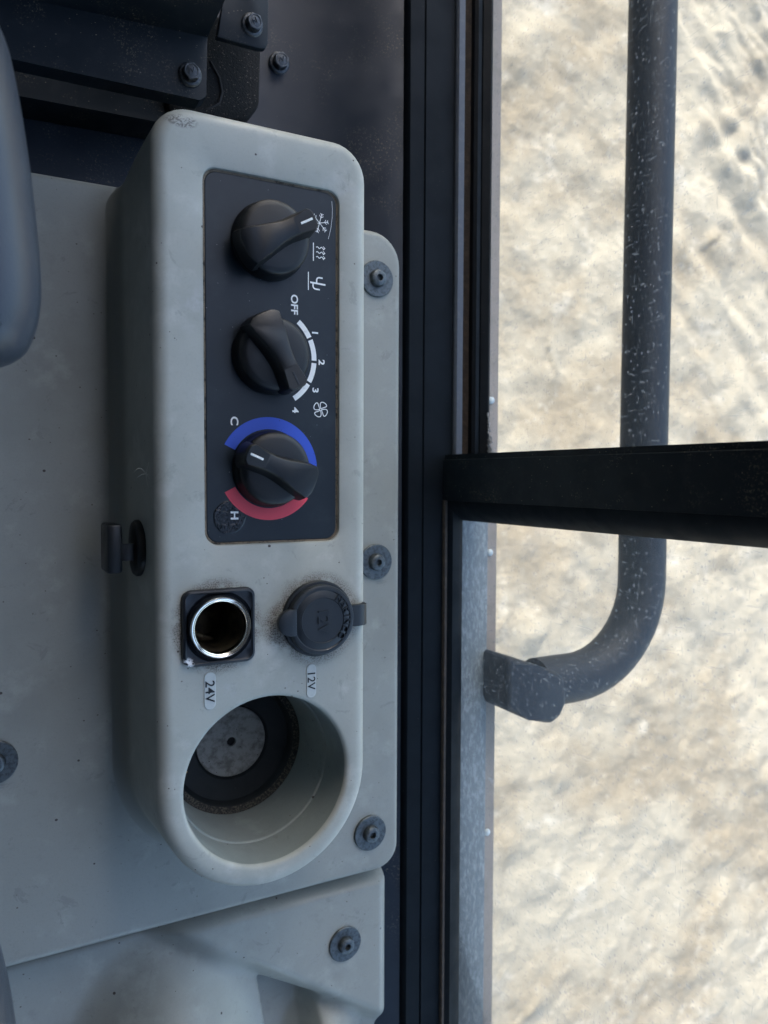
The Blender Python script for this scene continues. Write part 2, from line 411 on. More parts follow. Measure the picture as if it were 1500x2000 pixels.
bm = bmesh.new(); box(bm, -.33, .20, -1.05, 1.55, .80, .86, .01)
o = obj('sun_blocker_top', bm, mat_blocker.m); o['kind'] = 'structure'  # unseen slab added overhead to keep the sun off the console
bm = bmesh.new(); box(bm, -.29, -.25, -1.05, 1.55, -.6, .795, .005)
o = obj('light_blocker_left', bm, mat_blocker.m); o['kind'] = 'structure'  # unseen panel added to cut light from the left
bm = bmesh.new(); box(bm, -.245, .205, -1.05, 1.55, -.64, -.60, .005)
o = obj('light_blocker_floor', bm, mat_blocker.m); o['kind'] = 'structure'  # unseen panel added below to help shade the interior

bm = bmesh.new(); box(bm, -.245, .12, 1.20, 1.24, -.595, .795, .005)
o = obj('light_blocker_front', bm, mat_blocker.m); o['kind'] = 'structure'  # unseen partial panel added to shade the deck from the front
bm = bmesh.new(); box(bm, -.245, .04, -.90, -.86, -.595, .795, .005)
o = obj('light_blocker_rear', bm, mat_blocker.m); o['kind'] = 'structure'  # unseen partial panel added to shade the deck from behind

# inner side wall of the cab, below the window
wall = thing('cab_side_wall', (.2, .1, -.12), 'dark painted metal side wall of the cab running below the window', 'wall')
bm = extrude_y([(-.30, -.150), (-.30, -.105), (.120, -.105), (.150, -.104), (.180, -.098), (.203, -.088), (.218, -.080), (.229, -.0775), (.229, -.15)], -.75, .75)
obj('wall_panel', bm, mat_wall.m, wall, True, 30)
bm = extrude_y([(.2295, -.15), (.2295, -.0770), (.2302, -.0735), (.2310, -.0725), (.2400, -.0722), (.2404, -.0732), (.2410, -.0732), (.2416, -.0722), (.2615, -.0720), (.2615, -.15)], -.75, .75)
obj('sill_trim', bm, mat_sill.m, wall, True, 30)

# ---------------------------------------------------------------- window
win = thing('cab_window', (.28, 0, -.08), 'side window with black frame, thick upright post and two scratched panes', 'window')
YP0, YP1 = -.0141, .0139
# front opening: lip, dirty channel, gasket
obj('frame_lip', extrude_y([(.2618, -.10), (.2618, -.0705), (.2628, -.0690), (.2668, -.0688), (.2674, -.0700), (.2674, -.10)], YP1 - .001, .75, closed=True), mat_lip.m, win, True, 30)
obj('frame_channel', extrude_y([(.2674, -.10), (.2674, -.078), (.2690, -.0795), (.2740, -.0795), (.2765, -.0765), (.2765, -.10)], YP1 - .001, .75, closed=True), mat_rust.m, win, True, 30)
bm = bmesh.new()
extrude_y([(.2766, -.10), (.2766, -.073), (.2785, -.0715), (.2815, -.0722), (.2820, -.0735), (.2826, -.0722), (.2870, -.0700), (.2890, -.0712), (.2893, -.10)], YP1 - .001, .75, bm, True)
obj('gasket', bm, mat_gasket.m, win, True, 30)
bm = bmesh.new(); tube(bm, [(.2708, .023, -.0800), (.2708, .023, -.0788)], .0032, 16); obj('drain_hole', bm, mat_hole.m, win)
# rear opening: thin seam, bevelled gasket
obj('frame_seam', extrude_y([(.2550, -.10), (.2550, -.0706), (.2556, -.0696), (.2572, -.0698), (.2578, -.0712), (.2578, -.10)], -.75, YP0 + .0004, closed=True), mat_rust.m, win, True, 30)
bm = bmesh.new()
a = [(.2579, -.10), (.2579, -.0712), (.2610, -.0694), (.2665, -.0710), (.2715, -.0745), (.2732, -.079), (.2735, -.10)]
rs = []
for (dy, yy) in ((0, -.75), (0, None)):
    rs.append(ring(bm, [(x, yy if yy is not None else YP0 - max(0, (x - .2579)) * .80, z) for x, z in a]))
loft(bm, rs, True); bm.faces.new(rs[0]); bm.faces.new(rs[1])
obj('gasket', bm, mat_gasket.m, win, True, 30)
# the post, with its step on the front side and a bevelled gasket on the rear side
bm = bmesh.new()
def post(bm, pts, z0, z1):
    b = [(x, y) for x, y in pts]; prism(b, z0, z1, bm=bm)
post(bm, [(.2552, YP0), (.2552, YP1 - .0034), (.2556, YP1 - .003), (.2568, YP1 - .003), (.2568, YP1), (.2890, YP1), (.2890, YP0), ], -.0716, .62)
obj('post', bm, mat_steel.m, win, False)
bm = bmesh.new()
post(bm, [(.2578, YP0 - .0002), (.2588, YP0 - .0040), (.2640, YP0 - .0088), (.2705, YP0 - .0124), (.2735, YP0 - .0132), (.2735, YP0 - .0002)], -.079, .62)
obj('gasket', bm, mat_gasket.m, win, True, 50)
# panes (4 mm glass)
bm = bmesh.new(); box(bm, .2896, .2936, YP1 - .03, .75, -.095, .62); obj('pane', bm, mat_glass_f, win, False)
bm = bmesh.new(); box(bm, .2738, .2778, -.75, YP0 + .004, -.095, .62); obj('pane', bm, mat_glass_r, win, False)
# crumbs of dried dirt in the corner of the front pane
bm = bmesh.new()
for k in range(170):
    t = random.random() ** 1.6; y = YP1 + .0012 + t * .026; x = .2866 + random.random() * .0028 * (1.1 - t)
    s = .00018 + random.random() * .0005
    bmesh.ops.create_icosphere(bm, subdivisions=1, radius=s, matrix=Matrix.Translation((x, y, -.0698 + random.random() * .0035 * (1 - t))) @ Matrix.Diagonal((1, random.uniform(.7, 1.8), .7, 1)))
o = obj('dirt_crumbs', bm, mat_disc.m, win); o['kind'] = 'stuff'

# outside of the cab below the glass
body = thing('cab_outer_sill', (.29, 0, -.09), 'scuffed grey outer sill with beige lower lip outside the glass', 'sill')
obj('ledge', extrude_y([(.2780, -.16), (.2780, -.0850), (.2800, -.0842), (.2985, -.0850), (.3000, -.0870), (.3000, -.16)], -.75, .75, closed=True), mat_ledge.m, body, True, 30)
obj('lower_lip', extrude_y([(.3001, -.16), (.3001, -.0960), (.3150, -.0975), (.3160, -.0990), (.3160, -.16)], -.75, .75, closed=True), mat_beige.m, body, True, 30)
for y in (.052, -.051, -.145, -.245):
    bm = lathe(.3085, y, [(.0024, -.0966), (.0023, -.0956), (.0014, -.0948), (.0002, -.0946)], 16, cap1=True); obj('glint_stud', bm, mat_label.m, body)  # pale studs paint the bright glints along the lip

# ---------------------------------------------------------------- handrail
rail = thing('handrail', (.31, -.137, -.10), 'dark tubular handrail outside the window, bent round to its bracket', 'handrail')
path = [(.4340, .75, -.078), (.4315, .30, -.077), (.4295, 0, -.076), (.4290, -.06, -.075)]
cx, cy, rr = .3640, -.0735, .065
for k in range(0, 13):
    a = R(-90 * k / 12); path.append((cx + rr * math.cos(a), cy + rr * math.sin(a), -.075))
path += [(.348, -.1385, -.075), (.332, -.1385, -.075)]
bm = tube(bmesh.new(), path, .0168, 28); obj('tube', bm, mat_rail.m, rail)
bm = prism([(.296, -.1130), (.3200, -.1215), (.3400, -.1290), (.3450, -.1350), (.3455, -.1500), (.3410, -.1580), (.3330, -.1625), (.3130, -.1565), (.296, -.1480)], -.094, -.058, .004, 3)
obj('bracket', bm, mat_rail.m, rail, True, 30)

# ---------------------------------------------------------------- console
con = thing('side_console', (.117, .0, -.061), 'grey moulded side console with raised box, round cup holder and screwed-down flange', 'console')
CX, RO, YF, YC = .1168, .0499, .1560, -.1392
def outl(d, z, n=20):
    """console outline grown by d: square front with round corners, half-round rear end"""
    r = .0175 + d; ro = RO + d; out = []
    q = max(0, min(1, -z / .061)); fy = YF + min(d, 0) - .0150 * q ** 1.5; r = max(.008, r - .012 * q)
    for (sx, a0) in ((1, 0), (-1, 90)):
        ox = CX + sx * (ro - r); oy = fy - r
        for k in range(9): a = R(a0 + 90 * k / 8); out.append((ox + r * math.cos(a), oy + r * math.sin(a), z))
    for k in range(1, 7): out.append((CX - ro, fy - r - (fy - r - YC) * k / 7, z))
    for k in range(2 * n + 1): a = R(180 + 180 * k / (2 * n)); out.append((CX + ro * math.cos(a), YC + ro * math.sin(a), z))
    for k in range(1, 7): out.append((CX + ro, YC + (fy - r - YC) * k / 7, z))
    return out
CUPX, CUPY, CUPR = .1168, -.1392, .0388
PX0, PX1, PY0, PY1 = .0880, .1516, -.0300, .1320
bm = bmesh.new(); rs = []
rb = .0060
for k in range(9):
    a = R(90 * k / 8); rs.append(ring(bm, outl(-rb + rb * math.sin(a), -rb + rb * math.cos(a))))
for d, z in ((.0004, -.015), (.0015, -.030), (.0026, -.044)): rs.append(ring(bm, outl(d, z)))
for k in range(1, 8):
    a = R(82 * k / 7); rs.append(ring(bm, outl(.0030 + .0105 * (1 - math.cos(a)), -.0500 - .0119 * math.sin(a))))
loft(bm, rs)
inner = ring(bm, outl(-rb - .0006, 0)); loft(bm, [inner, rs[0]])
# panel recess
p0 = ring(bm, rrect(PX0 - .0012, PX1 + .0012, PY0 - .0012, PY1 + .0012, .0070, z=0))
p1 = ring(bm, rrect(PX0 - .0003, PX1 + .0003, PY0 - .0003, PY1 + .0003, .0062, z=-.0004))
p2 = ring(bm, rrect(PX0, PX1, PY0, PY1, .0060, z=-.0010))
p3 = ring(bm, rrect(PX0, PX1, PY0, PY1, .0060, z=-.0030))
loft(bm, [p0, p1, p2, p3])
# cup hole lip
NC = 96
cr = [ring(bm, circ(CUPX, CUPY, r, z, NC)) for r, z in ((CUPR + .0022, 0), (CUPR + .0010, -.0003), (CUPR + .0003, -.0010), (CUPR, -.0022))]
loft(bm, cr)
# sockets
s1 = ring(bm, circ(.0931, -.0655, .0138, 0, 40)); s2 = ring(bm, circ(.1405, -.0660, .0135, 0, 40))
fill(bm, inner, p0, cr[0], s1, s2)
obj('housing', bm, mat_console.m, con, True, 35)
# cup holder
cup = lathe(CUPX, CUPY, [(CUPR, -.0022), (CUPR - .0006, -.020), (CUPR - .0008, -.0222), (CUPR - .0014, -.0226), (CUPR - .0016, -.0235), (CUPR - .0030, -.0520), (CUPR - .0034, -.0530)], NC)
cup = obj('cup_holder', cup, mat_cup.m, con, True, 50)
obj('liner', lathe(CUPX, CUPY, [(CUPR - .0034, -.0530), (CUPR - .0062, -.0534), (CUPR - .0072, -.0545), (CUPR - .0085, -.0572), (CUPR - .0190, -.0582), (CUPR - .0206, -.0605)], NC), mat_liner.m, cup, True, 40)
obj('liner_rim', lathe(CUPX, CUPY, [(CUPR - .0033, -.0522), (CUPR - .0042, -.0524), (CUPR - .0048, -.0530), (CUPR - .0066, -.0533)], NC), mat_linerd.m, cup)
bm = lathe(CUPX, CUPY, [(CUPR - .0203, -.0594), (CUPR - .0210, -.0590), (.0125, -.0591), (.0052, -.0592), (.0024, -.0592), (.0022, -.0606)], 64)
obj('base_disc', bm, mat_disc.m, cup, True, 30)
obj('drain_hole', lathe(CUPX, CUPY, [(.0023, -.0604), (.0001, -.0604)], 16, cap1=True), mat_hole.m, cup)
bm = tube(bmesh.new(), [(.0870, -.1505, -.0524), (.0892, -.1488, -.0517), (.0905, -.1490, -.0519), (.0918, -.1484, -.0524)], .0004, 6); obj('straw_bit', bm, mat_straw.m, cup)

# flange / deck
DZ = -.061
bm = bmesh.new(); rs = []
for k in range(7):
    a = R(90 * k / 6); d = .004 * (1 - math.sin(a)); rs.append(ring(bm, rrect(-.30 + d, .2190 - d, -.2310 + d, .1392 - d, (.0185 - d, .0185 - d, .012 - d, .014 - d), z=DZ - .004 + .004 * math.cos(a))))
rs.append(ring(bm, rrect(-.2995, .2185, -.2305, .1387, (.018, .018, .0115, .0135), z=DZ - .014)))
loft(bm, rs); bm.faces.new(rs[0])
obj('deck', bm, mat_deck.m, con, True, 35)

# screws with wide washers
def screw_mesh():
    b = bmesh.new()
    prof = [(.0048, .0), (.0048, .0016), (.0043, .0030), (.0034, .0036)]
    rs = [ring(b, circ(0, 0, r, z, 28)) for r, z in prof]; loft(b, rs)
    hx = ring(b, circ(0, 0, .0021, .0036, 28)); loft(b, [rs[-1], hx]) 
    h2 = ring(b, [(p[0], p[1], .0036) for p in circ(0, 0, .0019, 0, 28)]); h3 = ring(b, circ(0, 0, .0017, .0012, 28)); loft(b, [hx, h2, h3]); b.faces.new(h3)
    return b
SC, WA = [], []
def screw(x, y, z, parent, rw=.0102, tilt=(0, 0)):
    if not SC:
        o = obj('screw', screw_mesh(), mat_zinc.m, None, True, 35)
        wo = obj('washer', lathe(0, 0, [(.0050, .0001), (.0050, .0013), (.0098, .0013), (.0102, .0009), (.0102, -.0004)], 40), mat_zinc.m, None, True, 40)
        SC.append(o); WA.append(wo)
    else:
        o = SC[0].copy(); COL.objects.link(o); wo = WA[0].copy(); COL.objects.link(wo)
    o.parent = parent; o.matrix_parent_inverse = pinv(parent); o.location = (x, y, z + .0010); o.rotation_euler = (tilt[0], tilt[1], random.random() * 6)
    wo.parent = o; wo.matrix_parent_inverse = Matrix.Identity(4); wo.location = (0, 0, -.0008); wo.scale = (rw / .0102, rw / .0102, 1)
    return o
for (x, y) in ((.2027, .1119), (.2026, -.0486), (.1994, -.2067), (.0055, -.1315)): screw(x, y, DZ, con)

# ---------------------------------------------------------------- rear trim panel
trim = thing('rear_trim_panel', (.12, -.30, -.08), 'sculpted grey trim panel with rounded bulge, behind the console seam', 'trim panel')
def sm(a, b, x): t = max(0, min(1, (x - a) / (b - a))); return t * t * (3 - 2 * t)
def trim_h(x, y):
    z = 0.0
    # ledge line running diagonally from the seam to the right edge
    ax, ay, bx, by = .098, -.2440, .2180, -.3275
    L = math.hypot(bx - ax, by - ay); s = ((x - ax) * (by - ay) - (y - ay) * (bx - ax)) / L     # > 0 below the line
    z -= .012 * sm(-.002, .014, s)
    # big bulge
    d = math.hypot((x - .088) / .056, (y + .322) / .079)
    z += .034 * (1 - sm(.25, 1.05, d))
    # pocket with a small cone beside it
    k = sm(-.0015, .0015, (x - .1375) - (-.281 - y) * .16) * sm(.0, .006, (-.2815 - (x - .1362) * .55) - y) * (1 - sm(.166, .176, x))
    z -= .016 * k
    z += .014 * (1 - sm(.15, 1.0, math.hypot(x - .180, y + .335) / .024))
    # front edge turned down under the console seam, right edge rounded
    z -= .016 * sm(-.2440, -.2310, y)
    e = max(0, x - (.2165 - .007)) / .007; z -= .007 * (1 - math.sqrt(max(0, 1 - min(1, e) ** 2)))
    return -.069 + z
xs = [-.06 + i * .0012 for i in range(231)]; xs = [x for x in xs if x < .2160] + [.2161, .21635, .2165]
ys = [-.2310 - i * .0012 for i in range(150)]
bm = bmesh.new(); rows = [ring(bm, [(x, y, trim_h(x, y)) for x in xs] + [(.2165, y, -.10)]) for y in ys]
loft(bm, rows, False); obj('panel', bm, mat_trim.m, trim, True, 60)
screw(.1873, -.2740, -.0692, trim)

# ---------------------------------------------------------------- climate control panel
cp = thing('climate_control_panel', (.1198, .051, -.003), 'black climate control panel with three rotary knobs set into the console', 'control panel')
bm = bmesh.new()
g0 = ring(bm, rrect(PX0 + .0001, PX1 - .0001, PY0 + .0001, PY1 - .0001, .0059, z=-.0013)); g1 = ring(bm, rrect(PX0 + .0014, PX1 - .0014, PY0 + .0014, PY1 - .0014, .0052, z=-.0021))
loft(bm, [g0, g1]); obj('groove_dirt', bm, mat_grime.m, cp, False); bm = bmesh.new()
a = ring(bm, rrect(PX0 + .0010, PX1 - .0010, PY0 + .0010, PY1 - .0010, .0054, z=-.0028)); b = ring(bm, rrect(PX0 + .0010, PX1 - .0010, PY0 + .0010, PY1 - .0010, .0054, z=-.0018)); c = ring(bm, rrect(PX0 + .0013, PX1 - .0013, PY0 + .0013, PY1 - .0013, .0052, z=-.0015))
loft(bm, [a, b, c]); bm.faces.new(c); bm.faces.new(a); obj('faceplate', bm, mat_face.m, cp, False)
ZP = -.00135
KX = .1177; K = [(KX, .1044, 28.7), (KX, .0540, -62.3), (KX, .0036, 157.3)]
def arc(bm, cx, cy, r0, r1, a0, a1, z, n=32):
    A = ring(bm, [(cx + r0 * math.cos(R(a0 + (a1 - a0) * k / n)), cy + r0 * math.sin(R(a0 + (a1 - a0) * k / n)), z) for k in range(n + 1)])
    B = ring(bm, [(cx + r1 * math.cos(R(a0 + (a1 - a0) * k / n)), cy + r1 * math.sin(R(a0 + (a1 - a0) * k / n)), z) for k in range(n + 1)])
    loft(bm, [A, B], False); return bm
for (a0, a1) in ((50, 27), (24, -1), (-4, -28), (-31, -57)):
    obj('scale_mark', arc(bmesh.new(), KX, .0540,   .0206, .0230, a0, a1, ZP, 10), mat_white.m, cp, False)
obj('cold_scale', arc(bmesh.new(), KX, .0036, .0178, .0232, 153, -8, ZP, 48), mat_blue.m, cp, False)
obj('hot_scale', arc(bmesh.new(), KX, .0036, .0178, .0232, -36, -153, ZP, 48), mat_red.m, cp, False)
obj('hot_scale', arc(bmesh.new(), KX, .0036, .0165, .0178, 62, -36, ZP, 32), mat_red.m, cp, False)
TX = dict(parent=cp, mat=mat_white.m, z=ZP, bold=.00009)
def T(s, x, y, size, sx=1.15): put_text('printed_text', s, x, y, ZP, size, mat_white.m, cp, -90, .00012, 0, sx)
T('OFF', .1299, .0782, .0046, 1.12)
for s, x, y in (('1', .1397, .0664), ('2', .1430, .0531), ('3', .1399, .0401), ('4', .1300, .0305)): T(s, x + .0003, y, .0041, 1.25)
T('C', .1016, .0245, .0048, 1.2); T('H', .1014, -.0172, .0048, 1.2)
# fan symbol
bm = bmesh.new()
for q in range(4):
    a = R(45 + 90 * q); u = Vector((math.cos(a), math.sin(a))); v = Vector((-u.y, u.x)); pts = []
    for k in range(20):
        t = 2 * math.pi * k / 20; px = .0021 - .0016 * math.cos(t); py = .0011 * math.sin(t) * (1.25 - .55 * math.cos(t)) + .0008 * math.sin(math.pi * (px / .0037)) 
        pts.append(Vector((.1428, .0313)) + u * px + v * py)
    ribbon(bm, pts, .00042, ZP, True)
ribbon(bm, [(.1428 + .0005 * math.cos(k * .5236), .0313 + .0005 * math.sin(k * .5236)) for k in range(12)], .00035, ZP, True)
obj('fan_symbol', bm, mat_white.m, cp, False)
# snowflake
bm = bmesh.new(); sc = Vector((.1422, .1166)); zz = ZP
for q in range(6):
    a = R(60 * q + 14); u = Vector((math.cos(a), math.sin(a))); v = Vector((-u.y, u.x)); zz += .00001
    ribbon(bm, [sc, sc + u * .0046], .00032, zz)
    for f, l in ((.0026, .0013), (.0038, .0010)):
        for s in (-1, 1): zz += .000004; ribbon(bm, [sc + u * f, sc + u * (f + l * .75) + v * s * l * .8], .00028, zz)
obj('snowflake_symbol', bm, mat_white.m, cp, False)
# rising-heat symbol
bm = bmesh.new(); ribbon(bm, [(.1392, .1073), (.1392, .0991)], .00045, ZP)
for y in (.1054, .1032, .1010):
    ribbon(bm, [(.1406 + .0042 * k / 16, y + .00035 * math.sin(k / 16 * 4 * math.pi)) for k in range(17)], .0004, ZP)
    ribbon(bm, [(.1440, y + .0008), (.1450, y), (.1440, y - .0008)], .00035, ZP + .00001)
obj('heat_symbol', bm, mat_white.m, cp, False)
# vent symbol
bm = bmesh.new(); ribbon(bm, [(.1367, .0938), (.1367, .0856)], .00045, ZP)
ribbon(bm, [(.1376, .0892), (.1452, .0888)], .0008, ZP + .00001)
ribbon(bm, [(.1408, .0891), (.1408, .0908), (.1412, .0915), (.1420, .0918), (.1438, .0917)], .0007, ZP + .00002)
ribbon(bm, [(.1390, .0892), (.1390, .0874), (.1394, .0867), (.1402, .0864), (.1424, .0863)], .0007, ZP + .00003)
obj('vent_symbol', bm, mat_white.m, cp, False)
bm = bmesh.new(); ribbon(bm, [(.1484, .1275), (.1487, .124), (.1486, .120), (.1480, .1155), (.1472, .1120), (.1466, .1100)], .00016, ZP)
obj('scratch', bm, mat_white.m, cp, False)

# knobs
def knob_base():
    return lathe(0, 0, [(.0172, -.0012), (.0172, .0004), (.0166, .0012), (.0163, .0055), (.0160, .0070), (.0152, .0079), (.0130, .0084), (.0080, .0088), (.0002, .0089)], 64, cap1=True)
def grip_mesh():
    b = bmesh.new(); rs = []; N = 28
    def hw(t):      # half width along the grip, t = -1 tail .. 1 pointer
        return .0046 + .0036 * sm(.35, -1.0, -(-t)) if False else .0038 + .0038 * (1 - sm(-1.05, .30, t)) + .0010 * sm(.30, 1, t)
    Lh = .0172
    levels = [(.0050, .0030, .0004), (.0082, .0018, .0002), (.0115, .0009, -.0001), (.0146, .0003, -.0003), (.0156, -.0001, -.0005), (.0161, -.0008, -.0012)]
    for z, grow, gl in levels:
        top = []; bot = []
        for k in range(N + 1):
            t = -1 + 2 * k / N; x = t * (Lh + gl)
            wv = hw(t) + grow * (1 - .75 * abs(t) ** 3)
            e = 1 - .20 * max(0, abs(t) - .93) / .07
            xe = x - math.copysign(.0006 * max(0, (abs(t) - .93) / .07), t) * 0
            zz = z - .0016 * sm(.2, -1, t) * 0 - (.0022 * (1 - sm(-1, -.1, t)) * sm(.0085, .0161, z))
            top.append((xe, wv * e, zz)); bot.append((xe, -wv * e, zz))
        # rounded ends: bow the end points outwards
        left = [(-(Lh + gl) - .0010 * math.cos(R(a)), hw(-1) * .78 * math.sin(R(a)), top[0][2]) for a in (-50, -25, 0, 25, 50)]
        right = [((Lh + gl) + .0008 * math.cos(R(a)), hw(1) * .78 * math.sin(R(a)), top[-1][2]) for a in (50, 25, 0, -25, -50)]
        rs.append(ring(b, top + right + bot[::-1] + left))
    loft(b, rs); b.faces.new(rs[-1]); b.faces.new(rs[0])
    return b
def knob_ind():
    b = bmesh.new(); box(b, .0095, .0158, -.00055, .00055, .0154, .01625, .0002, 1); return b
KO = None
for i, (x, y, a) in enumerate(K):
    if KO is None:
        k0 = obj('knob', knob_base(), mat_knob.m, None, True, 40); g0 = obj('grip', grip_mesh(), mat_knob.m, None, True, 38); i0 = obj('indicator', knob_ind(), mat_white.m, None, False)
        KO = (k0, g0, i0); k, g, ii = KO
    else:
        k, g, ii = [q.copy() for q in KO]
        for q in (k, g, ii): COL.objects.link(q)
    k.parent = cp; k.matrix_parent_inverse = pinv(cp); k.location = (x, y, 0); k.rotation_euler = (0, 0, R(a))
    for q in (g, ii): q.parent = k; q.matrix_parent_inverse = Matrix.Identity(4)
    if i == 1:
        ii.data = ii.data.copy(); ii.data.materials.clear(); ii.data.materials.append(mat_cap.m)

# ---------------------------------------------------------------- 24 V socket
so = thing('power_socket', (.0931, -.0655, 0), 'open lighter socket with bright metal ring in square black bezel', 'socket')
SX0, SX1, SY0, SY1 = .0772, .1096, -.0822, -.0490
scx, scy = .0934, -.0656
bm = bmesh.new()
rs = [ring(bm, rrect(SX0 + d, SX1 - d, SY0 + d, SY1 - d, .0040 - d * .7, 8, z)) for d, z in ((0, -.0002), (0, .0016), (.0004, .0023), (.0012, .0026), (.0018, .0022))]
loft(bm, rs)
cc = [ring(bm, circ(scx, scy, r, z, 64)) for r, z in ((.0156, .0022), (.0150, .0014), (.0141, .0010), (.0139, .0010))]
loft(bm, cc); fill(bm, rs[-1], cc[0])
obj('bezel', bm, mat_bezel.m, so, True, 35)
obj('collar', lathe(scx, scy, [(.0141, .0006), (.0139, .0030), (.0132, .0040), (.0122, .0041)], 64), mat_bezel.m, so)
obj('ring', lathe(scx, scy, [(.0134, .0036), (.0133, .0047), (.0129, .0052), (.0124, .0051), (.01215, .0047), (.0119, .0049), (.0115, .0047), (.0113, .0040), (.0112, .0010)], 72), mat_chrome.m, so, True, 60)
obj('barrel', lathe(scx, scy, [(.0112, .0012), (.0110, -.010), (.0104, -.011), (.0104, -.034), (.0001, -.0345)], 48), mat_brass.m, so)
bm = bmesh.new(); tube(bm, [(scx - .0095, scy - .004, -.016), (scx - .004, scy - .007, -.013), (scx + .002, scy - .0085, -.015)], [.0012, .0016, .0006], 8); obj('contact', bm, mat_brass.m, so)

# ---------------------------------------------------------------- 12 V socket with cap
s12 = thing('capped_socket', (.1405, -.066, 0), 'round black rubber cap with pull tab and embossed lettering over a socket', 'socket cap')
ccx, ccy = .1405, -.0660
obj('flange', lathe(ccx, ccy, [(.0178, -.0003), (.0178, .0012), (.0173, .0018), (.0150, .0020)], 64), mat_cap.m, s12)
cap = lathe(ccx, ccy, [(.0158, .0012), (.0163, .0028), (.0163, .0052), (.0159, .0060), (.0152, .0063), (.0142, .0063), (.0137, .0060), (.0122, .0066), (.0105, .0069), (.0103, .0066), (.0002, .0066)], 72, cap1=True)
cap = obj('cap', cap, mat_cap.m, s12, True, 28)
bm = bmesh.new()
pts = [(ccx - .0128, ccy - .0060), (ccx - .0160, ccy - .0061)] + [(ccx - .0155 - .0062 * math.cos(R(a)), ccy + .0060 * math.sin(R(a))) for a in range(-75, 76, 15)] + [(ccx - .0160, ccy + .0061), (ccx - .0128, ccy + .0060)]
prism(pts[::-1], .0040, .0070, .0004, 2, bm); obj('tab', bm, mat_cap.m, cap, True, 30)
bm = bmesh.new()
hp = [(ccx + .0150, .0050), (ccx + .0190, .0052), (ccx + .0225, .0044), (ccx + .0246, .0022), (ccx + .0250, -.0010), (ccx + .0250, -.0060), (ccx + .0238, -.0060), (ccx + .0236, -.0010), (ccx + .0225, .0012), (ccx + .0190, .0022), (ccx + .0150, .0020)]
a = ring(bm, [(x, ccy + .0055, z) for x, z in hp]); b = ring(bm, [(x, ccy - .0045, z) for x, z in hp]); loft(bm, [a, b]); bm.faces.new(a); bm.faces.new(b)
obj('hinge', bm, mat_cap.m, s12, True, 40)
word = 'MARINCO'; angs = [50, 35, 19, 6, -7, -23, -40]
for chv, an in zip(word, angs):
    r = .0122; put_text('embossed_letter', chv, ccx + r * math.cos(R(an)), ccy + r * math.sin(R(an)), .0066, .0043, mat_cap.m, cap, an - 90, 0, .0008)
put_text('embossed_letter', '12V', ccx + .0002, ccy - .0010, .0066, .0078, mat_cap.m, cap, -90, -.00005, .0006)

# ---------------------------------------------------------------- stickers
def sticker(x0, x1, y0, y1, s, label, size, ty):
    r = (x1 - x0) / 2 - .00002
    bm = bmesh.new(); rs = [ring(bm, rrect(x0 + d, x1 - d, y0 + d, y1 - d, r - d, 8, z)) for d, z in ((0, .0000), (0, .00025), (.00015, .00035))]
    loft(bm, rs); bm.faces.new(rs[-1]); bm.faces.new(rs[0])
    t = thing('voltage_sticker', ((x0 + x1) / 2, (y0 + y1) / 2, 0), label, 'sticker')
    st = obj('backing', bm, mat_label.m, t, False)
    put_text('printed_text', s, (x0 + x1) / 2, ty, .0005, size, mat_ink.m, t, -90, 0.00006, 0, 1.05)
sticker(.1350, .1397, -.1032, -.0874, '12V', 'small pale oval sticker printed 12V beside the capped socket', .0054, -.0955)
sticker(.0869, .0920, -.1022, -.0856, '24V', 'small pale oval sticker printed 24V beside the open socket', .0058, -.0942)

# ---------------------------------------------------------------- cable clip
cl = thing('cable_clip', (.063, -.0325, -.031), 'black plastic cable clip pushed into the shaded side of the console', 'clip')
bm = bmesh.new(); n = 32
rs = [ring(bm, [(x, -.0325 + r * math.cos(2 * math.pi * k / n), -.030 + r * 1.0 * math.sin(2 * math.pi * k / n)) for k in range(n)]) for x, r in ((.0662, .0128), (.0640, .0128), (.0628, .0118), (.0622, .0080))]
loft(bm, rs); bm.faces.new(rs[-1]); obj('base', bm, mat_clip.m, cl)
bm = bmesh.new(); box(bm, .0505, .0572, -.0430, -.0212, -.041, -.0225, .0014); obj('head', bm, mat_clip.m, cl, True, 30)
bm = bmesh.new(); pr = [(.0550, -.0235), (.0585, -.0228), (.0615, -.0230), (.0640, -.0238), (.0640, -.0262), (.0610, -.0252), (.0585, -.0250), (.0550, -.0256)]
extrude_y(pr, -.0375, -.0300, bm, True); obj('strap', bm, mat_clip.m, cl, True, 40)

# fibre stuck to the console side
fb = bmesh.new(); c0 = Vector((.0655, .0010, -.0120))
for (dx, dy, cv) in ((.004, .0125, .002), (-.0055, .0005, .0022), (-.004, -.0016, .0005), (.002, -.0052, .0008), (.0005, -.0055, -.0012), (.004, -.003, .001), (.005, .0005, -.001)):
    pts = [c0 + Vector((dx * t, dy * t + cv * math.sin(math.pi * t), .0020 * t)) for t in [k / 8 for k in range(9)]]
    tube(fb, pts, [.00007 - .00004 * k / 8 for k in range(9)], 5)
tag(obj('lint_fibre', fb, mat_fibre.m), 'tiny white wisp of lint clinging to the console edge above the clip', 'lint')

